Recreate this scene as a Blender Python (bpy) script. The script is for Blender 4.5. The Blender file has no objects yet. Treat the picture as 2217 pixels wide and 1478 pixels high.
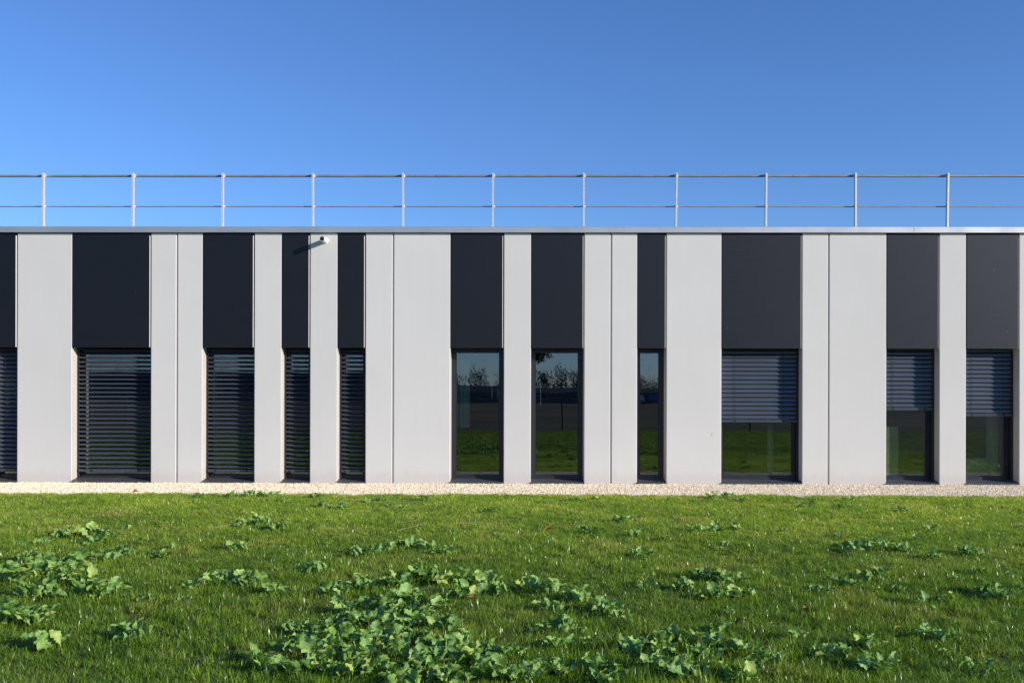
import bpy, bmesh, math, random
import numpy as np
from mathutils import Vector, Matrix

scene = bpy.context.scene
COL = scene.collection
R = math.radians

# ---------------------------------------------------------------- camera
cam_data = bpy.data.cameras.new('camera')
cam = bpy.data.objects.new('camera', cam_data)
COL.objects.link(cam)
cam_data.sensor_width = 36.0
cam_data.lens = 2125.0 / 2217.0 * 36.0
cam_data.shift_y = 116.0 / 2217.0
cam_data.clip_start = 0.1
cam_data.clip_end = 3000
cam.matrix_world = (Matrix.Translation((0, -16.1, 1.455)) @ Matrix.Rotation(R(0.5), 4, 'Z')
                    @ Matrix.Rotation(R(90), 4, 'X') @ Matrix.Rotation(R(0.11), 4, 'Z'))
scene.camera = cam

# ---------------------------------------------------------------- sky, sun, exposure
SUN = Vector((1.85, -1.0, 0.69)).normalized()
world = bpy.data.worlds.new('World')
scene.world = world
world.use_nodes = True
wn = world.node_tree.nodes
wl = world.node_tree.links
wn.clear()
sky = wn.new('ShaderNodeTexSky')
sky.sky_type = 'NISHITA'
sky.sun_disc = False
sky.sun_elevation = math.asin(SUN.z)
sky.sun_rotation = math.atan2(SUN.x, SUN.y)
sky.altitude = 0
sky.air_density = 1.0
sky.dust_density = 0.0
sky.ozone_density = 7.2
bg = wn.new('ShaderNodeBackground')
bg.inputs['Strength'].default_value = 0.115
wo = wn.new('ShaderNodeOutputWorld')
wb = wn.new('ShaderNodeMix')          # white balance of the whole sky
wb.data_type = 'RGBA'
wb.blend_type = 'MULTIPLY'
wb.inputs[0].default_value = 1.0
wb.inputs[7].default_value = (0.98, 0.945, 1.05, 1)
wl.new(sky.outputs[0], wb.inputs[6])
wl.new(wb.outputs[2], bg.inputs[0])
wl.new(bg.outputs[0], wo.inputs[0])

sd = bpy.data.lights.new('sun', 'SUN')
sd.energy = 4.3
sd.angle = R(0.53)
sd.color = (1.0, 0.945, 0.87)
sun = bpy.data.objects.new('sun', sd)
COL.objects.link(sun)
sun.rotation_euler = (-SUN).to_track_quat('-Z', 'Y').to_euler()

vs = scene.view_settings
vs.view_transform = 'Standard'
vs.look = 'None'
vs.gamma = 1.0
vs.use_curve_mapping = False
vs.exposure = 0.5

# ---------------------------------------------------------------- material helpers
class NT:
    def __init__(self, name):
        self.m = bpy.data.materials.new(name)
        self.m.use_nodes = True
        self.t = self.m.node_tree
        self.n = self.t.nodes
        self.l = self.t.links
        self.n.clear()
        self.out = self.n.new('ShaderNodeOutputMaterial')
    def new(self, t, **kw):
        nd = self.n.new('ShaderNode' + t)
        for k, v in kw.items():
            if isinstance(k, str) and hasattr(nd, k) and not k[0].isupper():
                setattr(nd, k, v)
            else:
                nd.inputs[k].default_value = v
        return nd
    def link(self, a, b):
        self.l.new(a, b)
    def bsdf(self, **kw):
        b = self.n.new('ShaderNodeBsdfPrincipled')
        for k, v in kw.items():
            b.inputs[k.replace('_', ' ')].default_value = v
        self.l.new(b.outputs[0], self.out.inputs[0])
        return b
    def coord(self, kind='Object'):
        return self.n.new('ShaderNodeTexCoord').outputs[kind]
    def pos(self):
        return self.n.new('ShaderNodeNewGeometry').outputs['Position']
    def mapping(self, vec, scale):
        mp = self.n.new('ShaderNodeMapping')
        mp.inputs['Scale'].default_value = scale
        self.l.new(vec, mp.inputs[0])
        return mp.outputs[0]
    def noise(self, vec, scale, detail=3, rough=.55):
        nz = self.n.new('ShaderNodeTexNoise')
        nz.inputs['Scale'].default_value = scale
        nz.inputs['Detail'].default_value = detail
        nz.inputs['Roughness'].default_value = rough
        if vec is not None:
            self.l.new(vec, nz.inputs['Vector'])
        return nz.outputs['Fac']
    def ramp(self, fac, stops, interp='LINEAR'):
        r = self.n.new('ShaderNodeValToRGB')
        r.color_ramp.interpolation = interp
        e = r.color_ramp.elements
        while len(e) < len(stops):
            e.new(0.5)
        for i, (p, c) in enumerate(stops):
            e[i].position = p
            e[i].color = (*c, 1) if len(c) == 3 else c
        self.l.new(fac, r.inputs[0])
        return r.outputs[0]
    def mix(self, fac, a, b, blend='MIX'):
        mx = self.n.new('ShaderNodeMix')
        mx.data_type = 'RGBA'
        mx.blend_type = blend
        for sock, v in ((mx.inputs[0], fac), (mx.inputs[6], a), (mx.inputs[7], b)):
            if hasattr(v, 'is_output'):
                self.l.new(v, sock)
            elif isinstance(v, (int, float)):
                sock.default_value = v
            else:
                sock.default_value = (*v, 1)
        return mx.outputs[2]
    def math(self, op, a, b=0.0):
        mt = self.n.new('ShaderNodeMath')
        mt.operation = op
        for sock, v in ((mt.inputs[0], a), (mt.inputs[1], b)):
            if hasattr(v, 'is_output'):
                self.l.new(v, sock)
            else:
                sock.default_value = v
        return mt.outputs[0]
    def bump(self, h, strength, dist, b):
        bp = self.n.new('ShaderNodeBump')
        bp.inputs['Strength'].default_value = strength
        bp.inputs['Distance'].default_value = dist
        self.l.new(h, bp.inputs['Height'])
        self.l.new(bp.outputs[0], b.inputs['Normal'])

M = {}

def simple(name, col, rough=.5, metal=0.0, spec=.5, var=.0, vscale=8, bump=0.0, bscale=60):
    t = NT(name)
    b = t.bsdf(Roughness=rough, Metallic=metal)
    b.inputs['Specular IOR Level'].default_value = spec
    p = t.pos()
    if var:
        n = t.noise(p, vscale, 4)
        c = t.ramp(n, [(.3, tuple(x * (1 - var) for x in col)), (.7, tuple(min(1, x * (1 + var)) for x in col))])
        t.link(c, b.inputs['Base Color'])
    else:
        b.inputs['Base Color'].default_value = (*col, 1)
    if bump:
        t.bump(t.noise(p, bscale, 3), bump, .004, b)
    M[name] = t.m
    return t.m

def make_materials():
    # rendered off-white facade panels
    t = NT('wall_render')
    b = t.bsdf(Roughness=.85)
    b.inputs['Specular IOR Level'].default_value = .25
    p = t.pos()
    big = t.noise(p, .9, 4)
    streak = t.noise(t.mapping(p, (14, 14, .7)), 1.0, 5, .6)
    c1 = t.ramp(big, [(.3, (.618, .594, .560)), (.7, (.648, .623, .588))])
    c2 = t.ramp(streak, [(.3, (.982, .982, .982)), (.75, (1, 1, 1))])
    c = t.mix(1.0, c1, c2, 'MULTIPLY')
    fine = t.noise(p, 240, 2)
    c3 = t.ramp(fine, [(.3, (.965, .965, .965)), (.7, (1, 1, 1))])
    c = t.mix(1.0, c, c3, 'MULTIPLY')
    ow = t.new('ObjectInfo')
    c = t.mix(1.0, c, t.ramp(ow.outputs['Random'], [(0, (.955, .955, .95)), (1, (1.01, 1.01, 1.01))]), 'MULTIPLY')
    # splash dirt low on the wall, with an uneven upper edge
    sep = t.new('SeparateXYZ')
    t.link(p, sep.inputs[0])
    z = t.math('ADD', sep.outputs[2], t.math('MULTIPLY', t.noise(t.mapping(p, (6, 6, 2)), 2.0, 5), -.22))
    dirt = t.ramp(z, [(0.0, (.93, .91, .88)), (.10, (1, 1, 1))])
    c = t.mix(1.0, c, dirt, 'MULTIPLY')
    t.link(c, b.inputs['Base Color'])
    h = t.math('ADD', t.noise(p, 190, 3), t.math('MULTIPLY', t.noise(p, 5, 3), .5))
    t.bump(h, .22, .003, b)
    M['wall_render'] = t.m

    # dark fibre-cement / coated panels above the windows
    t = NT('dark_panel')
    b = t.bsdf(Roughness=.5)
    b.inputs['Specular IOR Level'].default_value = .5
    b.inputs['Specular Tint'].default_value = (.88, .90, 1.0, 1)
    p = t.pos()
    n1 = t.noise(t.mapping(p, (1, 1, 26)), 3.0, 5, .65)
    n2 = t.noise(p, 1.3, 4)
    c1 = t.ramp(n1, [(.3, (.0036, .0038, .0046)), (.7, (.0062, .0062, .0070))])
    c2 = t.ramp(n2, [(.3, (.86, .86, .88)), (.7, (1.08, 1.06, 1.04))])
    c = t.mix(1.0, c1, c2, 'MULTIPLY')
    vor = t.new('TexVoronoi')
    vor.inputs['Scale'].default_value = 5.5
    t.link(p, vor.inputs['Vector'])
    speck = t.math('LESS_THAN', vor.outputs['Distance'], .030)
    gate = t.math('GREATER_THAN', t.noise(p, 2.1, 1), .58)
    c = t.mix(t.math('MULTIPLY', speck, gate), c, (.22, .22, .22))
    t.link(c, b.inputs['Base Color'])
    rr = t.ramp(n1, [(.3, (.43,) * 3), (.7, (.52,) * 3)])
    t.link(rr, b.inputs['Roughness'])
    t.bump(n1, .10, .002, b)
    M['dark_panel'] = t.m

    simple('lit_edge', (.50, .49, .47), .45, .2, .5, .05)
    simple('reveal', (.50, .455, .40), .8, 0, .3, .06, 4)
    simple('seal', (.30, .30, .30), .8)
    t = NT('coping_alu')
    b = t.bsdf(Roughness=.42, Metallic=.75)
    p = t.pos()
    c = t.ramp(t.noise(t.mapping(p, (1, 3, 3)), 1.2, 5), [(.3, (.54, .535, .525)), (.7, (.62, .61, .60))])
    t.link(c, b.inputs['Base Color'])
    t.link(t.ramp(t.noise(p, 2.2, 4), [(.3, (.38,) * 3), (.7, (.5,) * 3)]), b.inputs['Roughness'])
    M['coping_alu'] = t.m
    # galvanised steel, lighter copy for the sunlit posts
    t = NT('galvanised')
    b = t.bsdf(Roughness=.6, Metallic=.35)
    p = t.pos()
    c = t.ramp(t.noise(p, 28, 4, .7), [(.3, (.44, .45, .45)), (.7, (.68, .69, .69))])
    t.link(c, b.inputs['Base Color'])
    M['galvanised'] = t.m
    simple('rail_steel_shaded', (.26, .27, .27), .5, .3, .5, .18, 6)  # same steel darkened: weaker sun along the rails put into the colour
    simple('frame_dark', (.017, .019, .024), .40, 0, .5, .12, 3)
    simple('sill_dark', (.075, .077, .082), .42, 0, .5, .22, 5, .1, 40)
    simple('slat_dark', (.050, .060, .077), .28, 0, .75, .10, 2)
    simple('guide_dark', (.03, .033, .038), .4, .2, .5)
    simple('cord_black', (.012, .012, .012), .8)
    simple('pvc_white', (.70, .69, .66), .45, 0, .5, .05, 20)
    simple('pipe_dark', (.008, .008, .008), .9)
    simple('roof_felt', (.07, .07, .07), .9, var=.25)
    simple('plaster', (.10, .095, .09), .9)
    simple('carpet', (.03, .03, .032), .95, var=.2, vscale=20)
    simple('curtain', (.50, .56, .58), .8)
    simple('carton', (.55, .46, .32), .85, var=.08)
    simple('rust', (.50, .36, .22), .9, var=.3, vscale=80)

    # insulating glass: mirror reflection rising with the angle, tinted transmission
    t = NT('glass')
    lw = t.new('LayerWeight')
    lw.inputs['Blend'].default_value = .5
    f = t.math('ADD', t.math('MULTIPLY', t.math('POWER', lw.outputs['Facing'], 5.0), .7), .145)
    tr = t.new('BsdfTransparent')
    tr.inputs[0].default_value = (.66, .74, .70, 1)
    gl = t.new('BsdfGlossy')
    gl.inputs['Roughness'].default_value = 0.0
    gl.inputs[0].default_value = (.80, .88, 1.0, 1)
    ms = t.new('MixShader')
    t.link(f, ms.inputs[0]); t.link(tr.outputs[0], ms.inputs[1]); t.link(gl.outputs[0], ms.inputs[2])
    nz = t.noise(t.pos(), 2.2, 1)
    bp = t.new('Bump')
    bp.inputs['Strength'].default_value = .012
    bp.inputs['Distance'].default_value = .02
    t.link(nz, bp.inputs['Height']); t.link(bp.outputs[0], gl.inputs['Normal'])
    t.link(ms.outputs[0], t.out.inputs[0])
    M['glass'] = t.m

    # soil of the field
    t = NT('field_soil')
    b = t.bsdf(Roughness=.95)
    b.inputs['Specular IOR Level'].default_value = .1
    p = t.pos()
    c = t.ramp(t.noise(p, .06, 6, .6), [(.35, (.085, .062, .038)), (.65, (.15, .115, .07))])
    c = t.mix(t.ramp(t.noise(p, .022, 3), [(.5, (0, 0, 0)), (.7, (.5, .5, .5))]), c, (.09, .11, .03))
    t.link(c, b.inputs['Base Color'])
    t.bump(t.noise(p, 6, 4), .6, .05, b)
    M['field_soil'] = t.m
    # soil and thatch under the lawn
    t = NT('lawn_soil')
    b = t.bsdf(Roughness=.95)
    b.inputs['Specular IOR Level'].default_value = .1
    p = t.pos()
    c = t.ramp(t.noise(p, 11, 6, .7), [(.35, (.085, .09, .03)), (.55, (.10, .13, .03)), (.75, (.17, .14, .075))])
    t.link(c, b.inputs['Base Color'])
    t.bump(t.noise(p, 45, 4), .8, .02, b)
    M['lawn_soil'] = t.m
    # grass blades
    t = NT('grass_blade')
    oi = t.new('ObjectInfo')
    p = t.pos()
    uv = t.new('UVMap')
    sepuv = t.new('SeparateXYZ')
    t.link(uv.outputs[0], sepuv.inputs[0])
    patch = t.noise(p, 1.1, 6, .68)
    c = t.ramp(patch, [(.30, (.118, .222, .020)), (.5, (.178, .298, .030)), (.66, (.268, .350, .056)), (.78, (.30, .30, .09))])
    dry = t.ramp(t.noise(p, .55, 7, .75), [(.56, (0, 0, 0)), (.70, (.55, .55, .55))])
    c = t.mix(dry, c, (.27, .25, .085))
    # sunlit blade tips of the far lawn painted in: colour brightens towards the path
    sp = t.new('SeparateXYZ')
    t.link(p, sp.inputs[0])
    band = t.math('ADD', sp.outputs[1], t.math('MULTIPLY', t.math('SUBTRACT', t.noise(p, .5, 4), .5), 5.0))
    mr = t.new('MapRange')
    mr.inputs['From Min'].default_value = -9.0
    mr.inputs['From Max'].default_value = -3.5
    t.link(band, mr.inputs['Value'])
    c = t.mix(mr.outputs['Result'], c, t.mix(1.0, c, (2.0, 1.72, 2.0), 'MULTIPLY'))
    var = t.ramp(oi.outputs['Random'], [(0, (.68, .74, .62)), (.5, (1, 1, 1)), (1, (1.28, 1.16, 1.1))])
    c = t.mix(1.0, c, var, 'MULTIPLY')
    # each blade carries its own tone in the uv x channel; some are straw
    tone = t.ramp(sepuv.outputs[0], [(0, (.48, .56, .5)), (.5, (1, 1, 1)), (.9, (1.45, 1.32, 1.0)), (.972, (1.45, 1.32, 1.0)), (.98, (1.9, 1.25, 3.0))])
    c = t.mix(1.0, c, tone, 'MULTIPLY')
    b = t.bsdf(Roughness=.27)
    b.inputs['Specular IOR Level'].default_value = .5
    t.link(c, b.inputs['Base Color'])
    tl = t.new('BsdfTranslucent')
    ct = t.mix(1.0, c, (1.25, 1.25, .65), 'MULTIPLY')
    t.link(ct, tl.inputs[0])
    ms = t.new('MixShader')
    ms.inputs[0].default_value = .44
    t.link(b.outputs[0], ms.inputs[1]); t.link(tl.outputs[0], ms.inputs[2])
    t.link(ms.outputs[0], t.out.inputs[0])
    M['grass_blade'] = t.m
    # broad weed leaves: pale midrib and side veins, slightly waxy
    t = NT('weed_leaf')
    oi = t.new('ObjectInfo')
    uv = t.new('UVMap')
    s = t.new('SeparateXYZ')
    t.link(uv.outputs[0], s.inputs[0])
    au = t.math('ABSOLUTE', s.outputs[0])
    rib = t.math('LESS_THAN', au, t.math('ADD', t.math('MULTIPLY', s.outputs[1], -.06), .115))
    vw = t.math('FRACT', t.math('MULTIPLY', t.math('SUBTRACT', s.outputs[1], t.math('MULTIPLY', au, .16)), 8.0))
    vein = t.math('LESS_THAN', vw, .16)
    c = t.ramp(oi.outputs['Random'], [(0, (.125, .250, .045)), (.4, (.185, .335, .068)), (.75, (.250, .410, .085)), (.90, (.34, .47, .10)), (1, (.44, .49, .09))])
    mott = t.ramp(t.noise(t.coord('Object'), 14, 4), [(.3, (.82, .86, .84)), (.7, (1.1, 1.08, 1.06))])
    c = t.mix(1.0, c, mott, 'MULTIPLY')
    c = t.mix(t.math('MULTIPLY', vein, .5), c, (.22, .33, .15))
    c = t.mix(t.math('MULTIPLY', rib, .75), c, (.33, .44, .22))
    b = t.bsdf(Roughness=.46)
    b.inputs['Specular IOR Level'].default_value = .45
    t.link(c, b.inputs['Base Color'])
    t.bump(t.math('SUBTRACT', t.noise(t.coord('Object'), 22, 3), t.math('MULTIPLY', vein, .5)), .35, .006, b)
    tl = t.new('BsdfTranslucent')
    t.link(t.mix(1.0, c, (1.2, 1.3, .5), 'MULTIPLY'), tl.inputs[0])
    ms = t.new('MixShader')
    ms.inputs[0].default_value = .25
    t.link(b.outputs[0], ms.inputs[1]); t.link(tl.outputs[0], ms.inputs[2])
    t.link(ms.outputs[0], t.out.inputs[0])
    M['weed_leaf'] = t.m
    # limestone chippings
    t = NT('chipping')
    oi = t.new('ObjectInfo')
    b = t.bsdf(Roughness=.85)
    b.inputs['Specular IOR Level'].default_value = .25
    c = t.ramp(oi.outputs['Random'], [(0, (.50, .36, .20)), (.08, (.72, .57, .38)), (.5, (.85, .72, .52)), (.85, (.89, .79, .61)), (1, (.90, .85, .72))])
    t.link(c, b.inputs['Base Color'])
    M['chipping'] = t.m
    simple('chipping_bed', (.68, .53, .35), .95, 0, .1, .25, 60, .8, 70)
    simple('dead_leaf', (.22, .085, .03), .7, 0, .3, .35, 40)
    simple('dead_leaf_red', (.30, .11, .07), .7, 0, .3, .3, 40)
    simple('yellow_petal', (.75, .42, .02), .6)
    simple('straw', (.42, .34, .21), .8, 0, .2, .2, 30)
    simple('twig_dark', (.07, .05, .04), .9)
    simple('bark', (.06, .048, .038), .95, var=.3, vscale=12)
    simple('tree_leaf', (.055, .075, .025), .7, var=.35, vscale=1.5)
    simple('tree_leaf_brown', (.10, .07, .03), .8, var=.35, vscale=1.5)
    simple('shed_wall', (.15, .14, .13), .7, var=.06, vscale=1)
    simple('shed_roof', (.045, .045, .05), .8, var=.1)
    simple('white_coat', (.75, .75, .74), .5)
    simple('fence_green', (.03, .05, .04), .5)
    simple('car_blue', (.05, .12, .30), .3)
    simple('car_silver', (.55, .57, .6), .3, .4)
    simple('rubber', (.02, .02, .02), .8)
    simple('car_glass', (.03, .035, .04), .1)

make_materials()

# ---------------------------------------------------------------- mesh helpers
class MB:
    def __init__(self):
        self.v = []; self.f = []
    def box(self, x0, x1, y0, y1, z0, z1):
        o = len(self.v)
        self.v += [(x0, y0, z0), (x1, y0, z0), (x1, y1, z0), (x0, y1, z0), (x0, y0, z1), (x1, y0, z1), (x1, y1, z1), (x0, y1, z1)]
        self.f += [tuple(o + i for i in q) for q in ((0, 3, 2, 1), (4, 5, 6, 7), (0, 1, 5, 4), (1, 2, 6, 5), (2, 3, 7, 6), (3, 0, 4, 7))]
        return self
    def prism(self, prof, axis, a, b):
        """extrude a closed profile along axis: 'z' profile is (x,y) ccw, 'x' profile is (y,z) ccw seen from +x"""
        o = len(self.v); n = len(prof)
        for t in (a, b):
            for (p, q) in prof:
                self.v.append((p, q, t) if axis == 'z' else ((t, p, q) if axis == 'x' else (q, t, p)))
        for i in range(n):
            j = (i + 1) % n
            self.f.append((o + i, o + j, o + n + j, o + n + i))
        self.f.append(tuple(o + i for i in reversed(range(n))))
        self.f.append(tuple(o + n + i for i in range(n)))
        return self
    def tube(self, p0, p1, r0, r1=None, seg=10, cap=True):
        r1 = r0 if r1 is None else r1
        p0 = Vector(p0); p1 = Vector(p1)
        d = (p1 - p0).normalized()
        u = d.orthogonal().normalized(); w = d.cross(u)
        o = len(self.v)
        for p, r in ((p0, r0), (p1, r1)):
            for i in range(seg):
                a = 2 * math.pi * i / seg
                self.v.append(tuple(p + (u * math.cos(a) + w * math.sin(a)) * r))
        for i in range(seg):
            j = (i + 1) % seg
            self.f.append((o + i, o + j, o + seg + j, o + seg + i))
        if cap:
            self.f.append(tuple(o + i for i in reversed(range(seg))))
            self.f.append(tuple(o + seg + i for i in range(seg)))
        return self
    def mesh(self, name, mat, smooth=False):
        me = bpy.data.meshes.new(name)
        me.from_pydata(self.v, [], self.f)
        me.update()
        if mat:
            me.materials.append(M[mat])
        if smooth:
            me.polygons.foreach_set('use_smooth', [True] * len(me.polygons))
        return me
    def build(self, name, mat, parent=None, smooth=False):
        return link(name, self.mesh(name, mat, smooth), parent)

def link(name, data, parent=None, loc=None):
    o = bpy.data.objects.new(name, data)
    COL.objects.link(o)
    if parent is not None:
        o.parent = parent
    if loc is not None:
        o.location = loc
    return o

def tag(o, label=None, cat=None, group=None, kind=None):
    if label: o['label'] = label
    if cat: o['category'] = cat
    if group: o['group'] = group
    if kind: o['kind'] = kind
    return o

def empty(name, loc=(0, 0, 0)):
    o = link(name, None, None, loc)
    o.empty_display_size = .2
    return o

def fbm(x, y, seed=0.0):
    return (math.sin(x * 1.3 + seed) * math.cos(y * 1.7 - seed * 2) + .5 * math.sin(x * 3.1 + y * 2.3 + seed * 3)
            + .25 * math.sin(x * 7.3 - y * 5.1 + seed)) / 1.75

# ---------------------------------------------------------------- ground sheets
def ground():
    mb = MB()
    s = 1500
    mb.v = [(-s, -s, -.03), (s, -s, -.03), (s, s, -.03), (-s, s, -.03)]
    mb.f = [(0, 1, 2, 3)]
    tag(mb.build('ground', 'field_soil'), kind='structure')
    # lawn: a gently uneven sheet that stops at a wavy edge along the gravel
    nx, ny = 150, 70
    x0, x1, y0 = -22.0, 22.0, -22.3
    mb = MB()
    for j in range(ny + 1):
        for i in range(nx + 1):
            x = x0 + (x1 - x0) * i / nx
            ye = lawn_edge(x)
            y = y0 + (ye - y0) * (j / ny)
            edge = 1 - max(0.0, (j / ny - .97) / .03)
            mb.v.append((x, y, .004 + (.012 + .012 * fbm(x * 1.2, y * 1.2, 2)) * edge if 0 < j else -.03))
    for j in range(ny):
        for i in range(nx):
            a = j * (nx + 1) + i
            mb.f.append((a, a + 1, a + nx + 2, a + nx + 1))
    tag(mb.build('lawn', 'lawn_soil', smooth=True), kind='structure')
    mb = MB()
    mb.v = [(-22, -2.4, -.008), (22, -2.4, -.008), (22, .28, -.008), (-22, .28, -.008)]
    mb.f = [(0, 1, 2, 3)]
    tag(mb.build('gravel_path', 'chipping_bed'), kind='structure')

def lawn_edge(x):
    return -1.93 - .006 * x + .08 * fbm(x * 1.1, 0, 5) + .035 * math.sin(x * 6.1) + .03 * math.sin(x * 13.7 + 1)

ground()

# ---------------------------------------------------------------- the building
Z_HEAD = 2.227      # underside of the dark panels
Z_TOP = 4.108       # underside of the coping
# openings: left, right, blind kind, lowest edge of the blind
OPEN = [(-8.760, -8.295, 'tight', .166), (-7.390, -6.084, 'open', .166), (-5.234, -4.378, 'open', .166),
        (-3.932, -3.460, 'open', .166), (-3.012, -2.548, 'open', .166), (-1.156, -.276, None, 0), (.167, 1.041, None, 0),
        (1.907, 2.387, None, 0), (3.286, 4.606, 'shut', 1.010), (5.977, 6.842, 'shut', 1.213), (7.275, 8.142, 'shut', 1.117)]
JOINT = [-9.22, -5.656, -2.0965, 1.4805, 5.036, 8.60]
XL, XR = -13.0, 13.0

bld = empty('office_building', (0, 0, 0))
tag(bld, 'single storey off-white office building with tall dark window strips', 'building')

def wall_panels():
    edges = sorted([(o[0], o[1]) for o in OPEN])
    segs = []
    cur = XL
    for a, b in edges:
        segs.append((cur, a)); cur = b
    segs.append((cur, XR))
    pieces = []
    for a, b in segs:
        cuts = [j for j in JOINT if a + .05 < j < b - .05]
        c = a
        for j in cuts:
            pieces.append((c, j - .011)); c = j + .011
        pieces.append((c, b))
    for a, b in pieces:
        c = .009
        prof = [(a, c), (a + c * .35, c * .35), (a + c, 0), (b - c, 0), (b - c * .35, c * .35), (b, c), (b, .30), (a, .30)]
        MB().prism(prof, 'z', -.02, Z_TOP).build('wall_panel', 'wall_render', bld)
    for j in JOINT:
        MB().box(j - .0105, j + .0105, .024, .29, -.02, Z_TOP - .004).build('joint_seal', 'wall_render', bld)
    # rust streak on the wide panel beside the half closed blind
    st = MB()
    n = 7
    for i in range(n):
        t = i / (n - 1)
        w = .001 + .0028 * math.sin(math.pi * (t * .8 + .15))
        st.v += [(3.135 - w, -.0025, .845 - .07 * t), (3.135 + w, -.0025, .845 - .07 * t)]
    st.f = [(2 * i, 2 * i + 2, 2 * i + 3, 2 * i + 1) for i in range(n - 1)]
    st.build('rust_stain', 'rust', bld)

def dark_panels():
    for a, b, k, zb in OPEN:
        x0, x1 = a + .010, b - .016
        c = .009
        z0, z1 = Z_HEAD, Z_TOP - .012
        prof = [(x0, .002), (x0 + .004, -.004), (x1 - c, -.004), (x1 - c, .055), (x0, .055)]
        p = MB().prism(prof, 'z', z0, z1).build('spandrel_panel', 'dark_panel', bld)
        # folded return on the right hand edge, pale to paint in its sun glint
        tp = [(x1 - c + .0005, -.0045), (x1 - .0005, .0085), (x1 - .0005, .05), (x1 - c + .0005, .05)]
        MB().prism(tp, 'z', z0 + .004, z1 - .03).build('lit_edge_return', 'lit_edge', p)
        # cavity behind the panel: dark lining to the sides and back
        mb = MB()
        mb.box(a, b, .245, .34, Z_HEAD + .02, Z_TOP - .01)
        mb.box(a, b, .06, .245, Z_HEAD + .30, Z_HEAD + .32)
        mb.build('blind_box', 'frame_dark', bld)

def slat_mesh(w, tilt, name):
    """one curved slat with beaded rims, outer edge low"""
    n = 7; ch = .080; th = .0016
    top, bot = [], []
    ct, st = math.cos(tilt), math.sin(tilt)
    pts = []
    for i in range(n):
        u = -1 + 2 * i / (n - 1)
        h = .0075 * (1 - u * u)
        if i == 0: h -= .003
        if i == n - 1: h += .002
        pts.append((u * ch / 2, h))
    def rot(p):
        return (p[0] * ct - p[1] * st, p[0] * st + p[1] * ct)
    for (u, h) in pts:
        top.append(rot((u, h + th / 2))); bot.append(rot((u, h - th / 2)))
    prof = bot + top[::-1]
    me = MB().prism(prof, 'x', -w / 2, w / 2).mesh(name, 'slat_dark')
    return me

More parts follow.
